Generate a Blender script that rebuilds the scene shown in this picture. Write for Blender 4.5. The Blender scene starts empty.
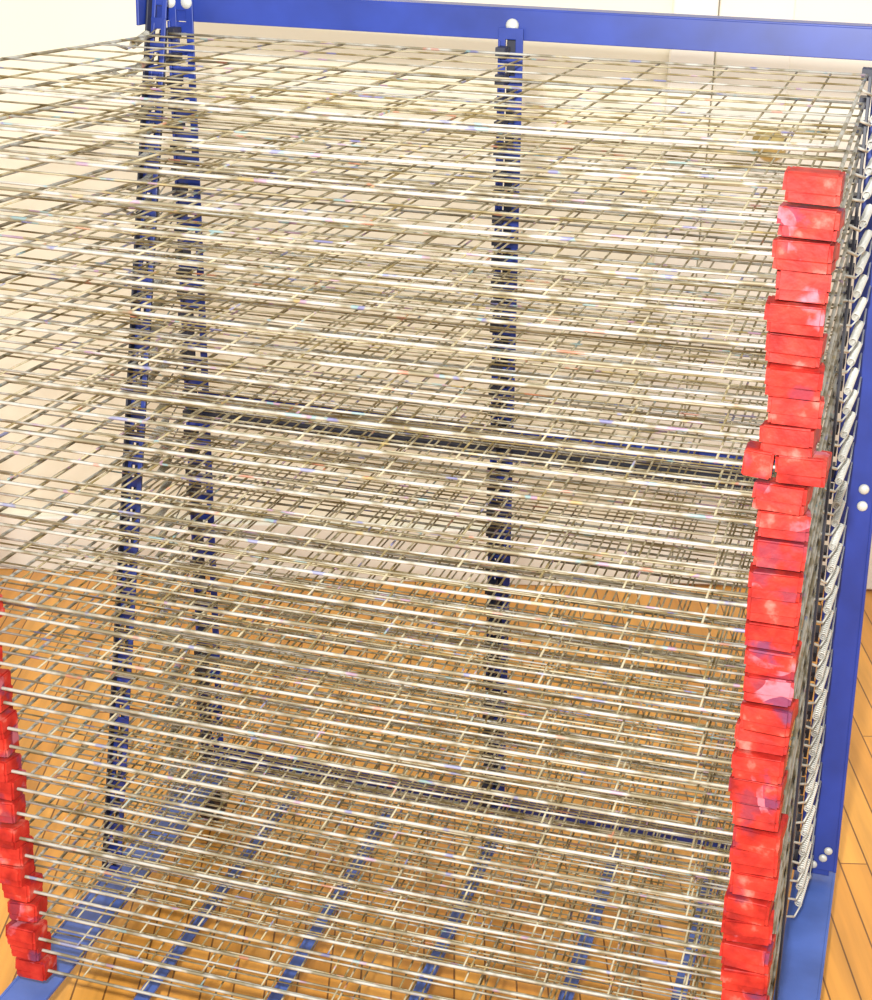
import bpy, bmesh, math, random
from mathutils import Vector, Matrix
random.seed(7)
S=2.1; HC=0.67*S
def P(X,Y,Z,lean=True):
    if lean: X=X+0.022*(Z-0.1)
    return Vector((X*S,Y*S,HC-Z*S))
scene=bpy.context.scene
scene.view_settings.view_transform='Standard'

# ---------------- materials ----------------
def mat(name):
    m=bpy.data.materials.new(name); m.use_nodes=True
    nt=m.node_tree; b=nt.nodes['Principled BSDF']; return m,nt,b
def noise(nt,scale,detail=3,coord='Object',vec=None):
    tc=nt.nodes.new('ShaderNodeTexCoord'); n=nt.nodes.new('ShaderNodeTexNoise')
    n.inputs['Scale'].default_value=scale; n.inputs['Detail'].default_value=detail
    if vec is None: nt.links.new(tc.outputs[coord],n.inputs['Vector'])
    else: nt.links.new(vec,n.inputs['Vector'])
    return n
def ramp(nt,src,stops,interp='LINEAR'):
    r=nt.nodes.new('ShaderNodeValToRGB'); cr=r.color_ramp; cr.interpolation=interp
    while len(cr.elements)<len(stops): cr.elements.new(0.5)
    for e,(p,c) in zip(cr.elements,stops): e.position=p; e.color=(*c,1)
    nt.links.new(src,r.inputs[0]); return r
def mixc(nt,fac,a,b):
    m=nt.nodes.new('ShaderNodeMix'); m.data_type='RGBA'
    if isinstance(fac,float): m.inputs[0].default_value=fac
    else: nt.links.new(fac,m.inputs[0])
    for s,i in ((a,6),(b,7)):
        if isinstance(s,tuple): m.inputs[i].default_value=(*s,1)
        else: nt.links.new(s,m.inputs[i])
    return m.outputs[2]

def wire_mat(name,base,dark,metal):
    m,nt,b=mat(name)
    n=noise(nt,30,4); r=ramp(nt,n.outputs[0],[(0.40,dark),(0.56,base)])
    n2=noise(nt,34,2); f2=ramp(nt,n2.outputs[0],[(0.62,(0,0,0)),(0.66,(0.55,0.55,0.55))])
    n3=noise(nt,13,1); pc=ramp(nt,n3.outputs[0],[(0.0,(0.10,0.12,0.38)),(0.42,(0.16,0.33,0.38)),(0.48,(0.33,0.18,0.34)),(0.54,(0.38,0.28,0.10)),(0.62,(0.45,0.14,0.08))],'CONSTANT')
    c=mixc(nt,f2.outputs[0],r.outputs[0],pc.outputs[0])
    nt.links.new(c,b.inputs['Base Color'])
    b.inputs['Metallic'].default_value=metal; b.inputs['Roughness'].default_value=0.55
    b.inputs['Specular IOR Level'].default_value=0.25
    return m
M_rod=wire_mat('galvanised_rod',(0.42,0.41,0.365),(0.21,0.18,0.115),0.25)
M_wire=wire_mat('galvanised_wire',(0.40,0.35,0.23),(0.18,0.135,0.055),0.15)
def simple(name,col,rough=0.4,metal=0.0,var=0.12,scale=12):
    m,nt,b=mat(name); n=noise(nt,scale,4)
    d=tuple(max(0,c*(1-var*2)) for c in col); l=tuple(min(1,c*(1+var)) for c in col)
    r=ramp(nt,n.outputs[0],[(0.35,d),(0.65,l)]); nt.links.new(r.outputs[0],b.inputs['Base Color'])
    b.inputs['Roughness'].default_value=rough; b.inputs['Metallic'].default_value=metal
    return m
M_blue=simple('blue_enamel',(0.016,0.040,0.265),0.38)
M_base=simple('glare_lit_blue_enamel',(0.06,0.115,0.38),0.4)  # lighter copy of the frame blue: top-lit glare on the base painted in
M_zinc=simple('zinc',(0.60,0.60,0.55),0.4,0.2)
M_black=simple('black_steel_and_shade',(0.015,0.017,0.035),0.5)  # black parts, plus the painted shade under the mid bar
M_brass=simple('brass',(0.50,0.38,0.14),0.3,0.3)
M_red,nt,b=mat('red_tape')
n=noise(nt,40,6); r=ramp(nt,n.outputs[0],[(0.3,(0.22,0.006,0.005)),(0.48,(0.38,0.016,0.010)),(0.60,(0.46,0.028,0.016)),(0.72,(0.53,0.14,0.11))])
n2=noise(nt,26,6); f=ramp(nt,n2.outputs[0],[(0.55,(0,0,0)),(0.63,(0.75,0.75,0.75))])
n4=noise(nt,9,1); sm=ramp(nt,n4.outputs[0],[(0.4,(0.18,0.02,0.04)),(0.52,(0.46,0.15,0.20)),(0.58,(0.10,0.03,0.09))],'CONSTANT')
c=mixc(nt,f.outputs[0],r.outputs[0],sm.outputs[0]); nt.links.new(c,b.inputs['Base Color']); b.inputs['Roughness'].default_value=0.6; b.inputs['Specular IOR Level'].default_value=0.3
bp=nt.nodes.new('ShaderNodeBump'); bp.inputs['Strength'].default_value=0.6; bp.inputs['Distance'].default_value=0.003
nb=noise(nt,70,3); nt.links.new(nb.outputs[0],bp.inputs['Height']); nt.links.new(bp.outputs[0],b.inputs['Normal'])
M_wall=simple('cream_wall_paint',(0.86,0.82,0.66),0.6,0,0.02,2)
M_door=simple('white_door_paint',(0.84,0.81,0.72),0.4,0,0.02,2)
M_floor,nt,b=mat('oak_strip_floor')
tc=nt.nodes.new('ShaderNodeTexCoord')
mp=nt.nodes.new('ShaderNodeMapping'); mp.inputs['Rotation'].default_value=(0,0,math.radians(90))
nt.links.new(tc.outputs['Object'],mp.inputs[0])
br=nt.nodes.new('ShaderNodeTexBrick'); nt.links.new(mp.outputs[0],br.inputs[0])
br.inputs['Scale'].default_value=1; br.inputs['Brick Width'].default_value=1.1; br.inputs['Row Height'].default_value=0.042
br.inputs['Mortar Size'].default_value=0.0013; br.inputs['Color1'].default_value=(0.66,0.28,0.045,1); br.inputs['Color2'].default_value=(0.80,0.38,0.07,1)
br.inputs['Mortar'].default_value=(0.20,0.075,0.015,1); br.offset=0.37
m2=nt.nodes.new('ShaderNodeMapping'); m2.inputs['Scale'].default_value=(45,2.5,1); nt.links.new(tc.outputs['Object'],m2.inputs[0])
g=noise(nt,1,5,vec=m2.outputs[0]); gr=ramp(nt,g.outputs[0],[(0.3,(0.74,0.74,0.74)),(0.7,(1.05,1.05,1.05))])
mm=nt.nodes.new('ShaderNodeMix'); mm.data_type='RGBA'; mm.blend_type='MULTIPLY'; mm.inputs[0].default_value=1
nt.links.new(br.outputs[0],mm.inputs[6]); nt.links.new(gr.outputs[0],mm.inputs[7]); nt.links.new(mm.outputs[2],b.inputs['Base Color'])
b.inputs['Roughness'].default_value=0.38

# ---------------- mesh builder ----------------
def tmpl_box(bev=0.08,seg=2):
    bm=bmesh.new(); bmesh.ops.create_cube(bm,size=1)
    if bev: bmesh.ops.bevel(bm,geom=bm.edges[:],offset=bev,segments=seg,affect='EDGES')
    v=[x.co.copy() for x in bm.verts]; f=[[q.index for q in fc.verts] for fc in bm.faces]; bm.free(); return v,f
def tmpl_dome():
    bm=bmesh.new(); bmesh.ops.create_uvsphere(bm,u_segments=14,v_segments=8,radius=1)
    v=[x.co.copy() for x in bm.verts]; f=[[q.index for q in fc.verts] for fc in bm.faces]; bm.free(); return v,f
BOX=tmpl_box(0); DOME=tmpl_dome()
class MB:
    def __init__(s): s.v=[]; s.f=[]; s.m=[]; s.sm=[]
    def add(s,t,M,mi=0,smooth=False,jit=0):
        o=len(s.v); s.v+= [M@x+(Vector((random.uniform(-jit,jit),random.uniform(-jit,jit),random.uniform(-jit,jit))) if jit else Vector((0,0,0))) for x in t[0]]
        for q in t[1]: s.f.append([o+i for i in q]); s.m.append(mi); s.sm.append(smooth)
    def tube(s,pts,r,n=6,mi=0):
        o=len(s.v); L=len(pts)
        t0=(pts[1]-pts[0]).normalized(); up=Vector((0,0,1)) if abs(t0.z)<0.9 else Vector((1,0,0))
        a=t0.cross(up).normalized()
        for i,p in enumerate(pts):
            t=(pts[min(i+1,L-1)]-pts[max(i-1,0)]).normalized()
            a=(a-t*a.dot(t)).normalized(); b=t.cross(a)
            for k in range(n):
                an=2*math.pi*k/n; s.v.append(p+(a*math.cos(an)+b*math.sin(an))*r)
        for i in range(L-1):
            for k in range(n):
                k2=(k+1)%n
                s.f.append([o+i*n+k,o+i*n+k2,o+(i+1)*n+k2,o+(i+1)*n+k]); s.m.append(mi); s.sm.append(True)
        s.f.append([o+k for k in range(n)][::-1]); s.m.append(mi); s.sm.append(False)
        s.f.append([o+(L-1)*n+k for k in range(n)]); s.m.append(mi); s.sm.append(False)
    def beam(s,a,b,wx,dir2,mi=0):
        t=(b-a); L=t.length; t.normalize(); d=(dir2-t*dir2.dot(t)).normalized(); w=t.cross(d)
        M=Matrix.Identity(4)
        for i in range(3):
            M[i][0]=w[i]*wx[0]; M[i][1]=d[i]*wx[1]; M[i][2]=t[i]*L; M[i][3]=(a[i]+b[i])/2
        s.add(BOX,M,mi)
    def obj(s,name,mats,parent=None,bevel=0):
        me=bpy.data.meshes.new(name); me.from_pydata([tuple(x) for x in s.v],[],s.f)
        for m in mats: me.materials.append(m)
        me.polygons.foreach_set('material_index',s.m); me.polygons.foreach_set('use_smooth',s.sm); me.update()
        ob=bpy.data.objects.new(name,me); scene.collection.objects.link(ob)
        if parent: ob.parent=parent
        if bevel:
            bv=ob.modifiers.new('b','BEVEL'); bv.width=bevel; bv.segments=2; bv.limit_method='ANGLE'
        return ob
VX=Vector((1,0,0)); VY=Vector((0,1,0)); VZ=Vector((0,0,1))

rack=bpy.data.objects.new('print_drying_rack',None); scene.collection.objects.link(rack)

XL,XR=-0.457,-0.036
YB,YF=0.985,0.722
# ---------------- frame ----------------
fr=MB()
ztop,zbot=0.079,0.0965
fr.beam(P(-0.468,1.0,(ztop+zbot)/2),P(-0.004,1.0,(ztop+zbot)/2),((zbot-ztop)*S,0.004),VY)
fr.beam(P(-0.468,1.010,ztop),P(-0.004,1.010,ztop),(0.042,0.004),VZ)
for x in (-0.466,-0.006):
    fr.beam(P(x,0.957,0.087),P(x,1.018,0.087),(0.004,0.04),VZ)
ZB=0.618
def ladder(x,y,z0,z1,w,y1=None):
    if y1 is None: y1=y
    st=w*0.3
    for sx in (-1,1):
        a=P(x,y,z0); bb=P(x,y1,z1); off=VX*(sx*(w/2-st/2))
        fr.beam(a+off,bb+off,(st,0.003),VY)
    n=int((z1-z0)/0.0135)
    for i in range(n+1):
        t=i/n; p=P(x,y+(y1-y)*t,z0+(z1-z0)*t)
        fr.beam(p-VX*w/2,p+VX*w/2,(0.014,0.0028),VY)
ladder(-0.2430,0.995,zbot-0.004,ZB,0.032)
fr.beam(P(-0.2430-0.0065,1.000,zbot),P(-0.2430-0.0065,1.000,ZB),(0.003,0.03),VY)
fr.beam(P(-0.2430,1.002,zbot),P(-0.2430,1.002,ZB),(0.016,0.003),VY,1)
ladder(-0.456,0.998,zbot-0.01,ZB,0.034)
fr.beam(P(-0.464,1.003,zbot),P(-0.464,1.003,ZB),(0.004,0.03),VY)
fr.beam(P(-0.0205,1.0,zbot-0.01),P(-0.0205,1.0,ZB+0.004),(0.052,0.004),VY)
fr.beam(P(-0.0085,1.008,zbot-0.01),P(-0.0085,1.008,ZB+0.004),(0.004,0.04),VY)
ladder(-0.459,0.974,0.082,ZB,0.022,0.842)
fr.beam(P(-0.464,0.974,0.082),P(-0.464,0.842,ZB),(0.003,0.026),VY,1)
fr.beam(P(-0.4585,0.977,0.100),P(-0.4585,0.845,ZB),(0.012,0.002),VY,1)
# mid and bottom back bars
fr.beam(P(-0.458,1.003,0.344),P(-0.03,1.003,0.344),(0.022,0.004),VY)
fr.beam(P(-0.458,0.992,0.350),P(-0.036,0.992,0.350),(0.026,0.004),VZ,1)  # this black strip and the next model dark shading under the mid bar
fr.beam(P(-0.458,1.003,0.356),P(-0.036,1.003,0.356),(0.026,0.004),VY,1)
fr.beam(P(-0.458,1.003,ZB),P(-0.012,1.003,ZB),(0.040,0.004),VY)
# base
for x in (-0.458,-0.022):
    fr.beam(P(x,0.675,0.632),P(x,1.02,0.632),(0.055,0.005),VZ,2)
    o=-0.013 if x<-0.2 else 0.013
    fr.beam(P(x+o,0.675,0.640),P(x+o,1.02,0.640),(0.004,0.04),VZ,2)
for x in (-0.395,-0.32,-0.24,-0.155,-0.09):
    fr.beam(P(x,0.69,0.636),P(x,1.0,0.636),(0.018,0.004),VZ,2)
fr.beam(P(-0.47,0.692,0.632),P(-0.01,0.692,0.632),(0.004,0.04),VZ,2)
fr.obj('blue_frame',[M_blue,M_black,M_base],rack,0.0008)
br_=MB()
br_.beam(P(-0.0325,0.945,0.10),P(-0.0325,0.842,ZB+0.01),(0.003,0.026),VY)
br_.obj('side_brace',[M_black],rack)
bo=MB()
def bolt(p,r=0.0085):
    bo.add(DOME,Matrix.Translation(p)@Matrix.Diagonal((r,r*0.6,r,1)),0,True)
for x,z in ((-0.463,0.085),(-0.452,0.085),(-0.2430,0.088),(-0.025,0.087)): bolt(P(x,0.998,z))
for z in (0.350,0.361): bolt(P(-0.015,0.998,z),0.007)
for x,z in ((-0.014,0.606),(-0.023,0.618),(-0.017,0.612),(-0.026,0.628)): bolt(P(x,0.998,z),0.006)
bolt(P(-0.460,0.840,0.606),0.006)
bo.obj('bolts',[M_zinc],rack)
# casters
ca=MB()
for x in (-0.458,-0.022):
    for y in (0.70,1.0):
        p=P(x,y,0.632); zf=0.034
        c=Vector((p.x,p.y,zf))
        prof=[(-0.013,0.026),(-0.013,0.031),(-0.009,0.034),(0.009,0.034),(0.013,0.031),(0.013,0.026)]
        n=24; o=len(ca.v)
        for i in range(n):
            a=2*math.pi*i/n
            for (w,r) in prof: ca.v.append(c+Vector((w,math.cos(a)*r,math.sin(a)*r)))
        k=len(prof)
        for i in range(n):
            j=(i+1)%n
            for q in range(k-1): ca.f.append([o+i*k+q,o+i*k+q+1,o+j*k+q+1,o+j*k+q]); ca.m.append(0); ca.sm.append(True)
        for e in (0,k-1): ca.f.append([o+i*k+e for i in range(n)]); ca.m.append(0); ca.sm.append(False)
        for sx in (-1,1): ca.beam(c+VX*sx*0.018,Vector((p.x+sx*0.018,p.y,p.z-0.004)),(0.024,0.003),VX,1)
        ca.beam(c-VX*0.02,c+VX*0.02,(0.008,0.008),VZ,1)
        ca.beam(Vector((p.x,p.y,p.z-0.008)),Vector((p.x,p.y,p.z-0.001)),(0.045,0.045),VX,1)
ca.obj('casters',[M_black,M_zinc],rack)

# ---------------- shelves ----------------
CAP=tmpl_box(0.07,2)
caps={'r':MB(),'l':MB()}; spr={'r':MB(),'l':MB()}; hg=MB()
zs=[0.0990,0.1025]+[0.1180+0.01363*i for i in range(37)]
capoff=[0.000,0.002,0.000,-0.003,-0.003,-0.001,-0.001,0,-0.001,0,-0.001,-0.001]
NLR,NFB=9,10
for si,z in enumerate(zs):
    if si==0: continue
    j=lambda a: random.uniform(-a,a)
    t=(z-0.1)/0.52; k=1-t
    xl=XL-0.015*k+j(0.0012); xr=XR+0.0022*k+j(0.0011); yf=YF-0.030*k+j(0.003); yb=YB
    dzl,dzr=j(0.0018),j(0.0008)
    if 0<=si-2<len(capoff): xr+=capoff[si-2]*0.5
    def Q(u,v,dz=0):
        sag=0.0022*math.sin(math.pi*u)*v
        xb=XL+(XR-XL)*u; xf=xl+(xr-xl)*u
        return P(xb+(xf-xb)*v, yb+(yf-yb)*v, z+(dzl*(1-u)+dzr*u)*v+sag+dz)
    mb=MB()
    c=0.02
    def line(u0,v0,u1,v1,dz=0,n=4): return [Q(u0+(u1-u0)*i/n,v0+(v1-v0)*i/n,dz) for i in range(n+1)]
    pts=line(0,0,0,1-c)+[Q(0.004,0.995)]+line(c*0.7,1,1-c*0.7,1,0,8)+[Q(0.996,0.995)]+line(1,1-c,1,0)
    mb.tube(pts,0.0020,6,0)
    mb.tube(line(0,0.015,1,0.015,0,6),0.0017,6,0)
    mb.tube(line(0,0.955,1,0.955,0.0,6),0.0014,5,0)
    for i in range(1,NLR):
        v=i/NLR*0.97+j(0.010); mb.tube(line(0,v,1,v+j(0.003),-0.0006,6),0.0011,5,0 if i%3==0 else 1)
    for i in range(1,NFB+1):
        u=i/(NFB+1)+j(0.003); mb.tube(line(u,0.0,u+j(0.003),1,0.0006,4),0.0012,5,1)
    u=0.955+j(0.003); mb.tube(line(u,0.0,u,1,0.0006,4),0.0013,5,1)
    mb.obj('wire_shelf_%d'%(si),[M_rod,M_wire],rack)
    for x in (0.0,0.5015,1.0):
        p=Q(x,0); hg.beam(p+VY*0.004-VX*0.006,p+VY*0.004+VX*0.006,(0.013,0.026),VY,0)
    if si>=2:
        for side in ('r','l'):
            u=1 if side=='r' else 0; sg=-1 if side=='r' else 1
            p=Q(u,1)
            w=(0.049 if side=='r' else 0.038)+j(0.003); h=0.0272+j(0.0007); d=0.034
            if side=='r' and si==11: w=0.045; p=p+VX*0.013
            R=Matrix.Rotation(j(0.08),4,'Z')@Matrix.Rotation(j(0.03),4,'Y')@Matrix.Rotation(-0.06+j(0.08),4,'X')
            ctr=p+Vector((sg*(w/2-0.006),0.006,0))
            T=Matrix.Translation(ctr)@R
            caps[side].add(CAP,T@Matrix.Translation((0,0,h*0.17))@Matrix.Diagonal((w,d,h*0.62,1)),0,False,0.0005)
            caps[side].add(CAP,T@Matrix.Translation((sg*-0.0005+j(0.001),0.0025,-h*0.31))@Matrix.Diagonal((w*0.96,d*0.96,h*0.36,1)),0,False,0.0005)
            caps[side].add(CAP,T@Matrix.Translation((-sg*(w/2-0.006),0.026,0))@Matrix.Diagonal((0.011,0.03,h*0.55,1)),0,False,0.0005)
            if side=='r' and si==11:
                caps['r'].add(CAP,Matrix.Translation(ctr+Vector((-0.039,-0.004,0.004)))@Matrix.Rotation(0.05,4,'Y')@Matrix.Diagonal((0.027,0.03,0.0255,1)),0,False,0.0005)
    # counterbalance springs
    for side,x in (('r',XR+0.0085),('l',XL-0.003)):
        s_=1 if side=='r' else -1
        a=P(x-0.002*s_,0.922+j(0.004),z+0.004+j(0.001)); bq=P(x+0.0035*s_+j(0.001),0.985,z-0.006+j(0.001))
        t_=(bq-a); L=t_.length; t_.normalize(); e1=t_.cross(VZ).normalized(); e2=t_.cross(e1)
        nt_=14; n=nt_*8; pts=[]
        f0=0.18+j(0.04); f1=0.42
        for i in range(n+1):
            an=2*math.pi*i/8; q=i/n
            pts.append(a+t_*L*(f0+f1*q)+(e1*math.cos(an)+e2*math.sin(an))*0.0042)
        pts=[a]+pts+[bq]
        spr[side].tube(pts,0.0012,4,0)
        sp=Q(1 if side=='r' else 0,0.26)
        spr[side].tube([sp,a],0.0018,4,0)
caps['r'].obj('red_corner_caps_right',[M_red],rack); caps['l'].obj('red_corner_caps_left',[M_red],rack)
spr['r'].obj('springs_right',[M_zinc],rack); spr['l'].obj('springs_left',[M_rod],rack)
hg.obj('hinge_hooks',[M_black],rack)

# ---------------- room ----------------
hd=Vector((-0.270,0.963,0)).normalized(); rt=Vector((hd.y,-hd.x,0))
ang=math.atan2(rt.y,rt.x)
DW=1.54*S
def room_obj(mb,name,mats,bevel=0):
    ob=mb.obj(name,mats,None,bevel); ob.rotation_euler=(0,0,ang); return ob
def box(mb,x0,x1,y0,y1,z0,z1,mi=0):
    mb.add(BOX,Matrix.Translation(((x0+x1)/2,(y0+y1)/2,(z0+z1)/2))@Matrix.Diagonal((x1-x0,y1-y0,z1-z0,1)),mi)
m=MB(); box(m,-3.5,3.5,-1.5,DW+0.15,-0.05,0); room_obj(m,'floor',[M_floor])
def wx(px):
    u=px-436; return DW*u/1740.0
xd=wx(700)
m=MB(); box(m,-3.5,xd-0.0,DW,DW+0.12,0,2.6); box(m,xd+0.80,3.5,DW,DW+0.12,0,2.6); box(m,xd,xd+0.80,DW,DW+0.12,2.03,2.6)
room_obj(m,'wall_back',[M_wall])
m=MB(); box(m,-3.5,xd-0.09,DW-0.015,DW-0.001,0,0.12); room_obj(m,'baseboard_back',[M_door],0.003)
m=MB()
for a,b_ in ((xd-0.085,xd-0.002),(xd+0.802,xd+0.885)): box(m,a,b_,DW-0.022,DW-0.001,0,2.12)
box(m,xd-0.085,xd+0.885,DW-0.022,DW-0.001,2.035,2.12); room_obj(m,'trim_1',[M_door],0.004)
m=MB(); a=xd+0.004; w=0.792
yd0,yd1=DW+0.005,DW+0.045
sx=[0,0.14,w/2-0.05,w/2+0.05,w-0.14,w]; 
box(m,a,a+sx[1],yd0,yd1,0.006,2.025); box(m,a+sx[2],a+sx[3],yd0,yd1,0.006,2.025); box(m,a+sx[4],a+w,yd0,yd1,0.006,2.025)
for z0,z1 in ((0.006,0.22),(0.82,0.98),(1.55,1.66),(1.90,2.025)):
    box(m,a+sx[1],a+sx[2],yd0,yd1,z0,z1); box(m,a+sx[3],a+sx[4],yd0,yd1,z0,z1)
box(m,a+0.1,a+w-0.1,yd0+0.014,yd1-0.01,0.1,1.95)
door=room_obj(m,'door_1',[M_door],0.003)
m=MB()
kx=a+0.112; kz=0.928
m.tube([Vector((kx,yd0+0.001,kz)),Vector((kx,yd0-0.006,kz))],0.030,20,0)
m.tube([Vector((kx,yd0-0.005,kz)),Vector((kx,yd0-0.04,kz))],0.010,12,0)
m.add(DOME,Matrix.Translation((kx,yd0-0.05,kz))@Matrix.Diagonal((0.029,0.022,0.029,1)),0,True)
m.obj('door_knob',[M_brass],door)

# ---------------- light ----------------
w=bpy.data.worlds.new('w'); scene.world=w; w.use_nodes=True
w.node_tree.nodes['Background'].inputs[0].default_value=(1.0,0.99,0.96,1); w.node_tree.nodes['Background'].inputs[1].default_value=1.2
def area(name,loc,target,size,power,col):
    L=bpy.data.lights.new(name,'AREA'); L.size=size; L.energy=power; L.color=col
    o=bpy.data.objects.new(name,L); scene.collection.objects.link(o); o.location=loc
    o.rotation_euler=(Vector(target)-Vector(loc)).to_track_quat('-Z','Y').to_euler(); return o
area('camera_flash',(-0.08,0.0,HC+0.13),P(-0.3,0.95,0.42),0.05,72,(1.0,0.99,0.97))

# ---------------- camera ----------------
cam=bpy.data.cameras.new('cam'); co=bpy.data.objects.new('camera',cam); scene.collection.objects.link(co)
cam.lens=36*1675/1000; cam.sensor_width=36; cam.clip_start=0.05
R=Vector((0.9591,0.2815,0.0286)); U=Vector((-0.1256,0.3331,0.9345)); F=Vector((-0.2536,0.8999,-0.3548))
M=Matrix.Identity(4)
for i in range(3): M[i][0]=R[i]; M[i][1]=U[i]; M[i][2]=-F[i]; M[i][3]=(0,0,HC)[i]
co.matrix_world=M; scene.camera=co
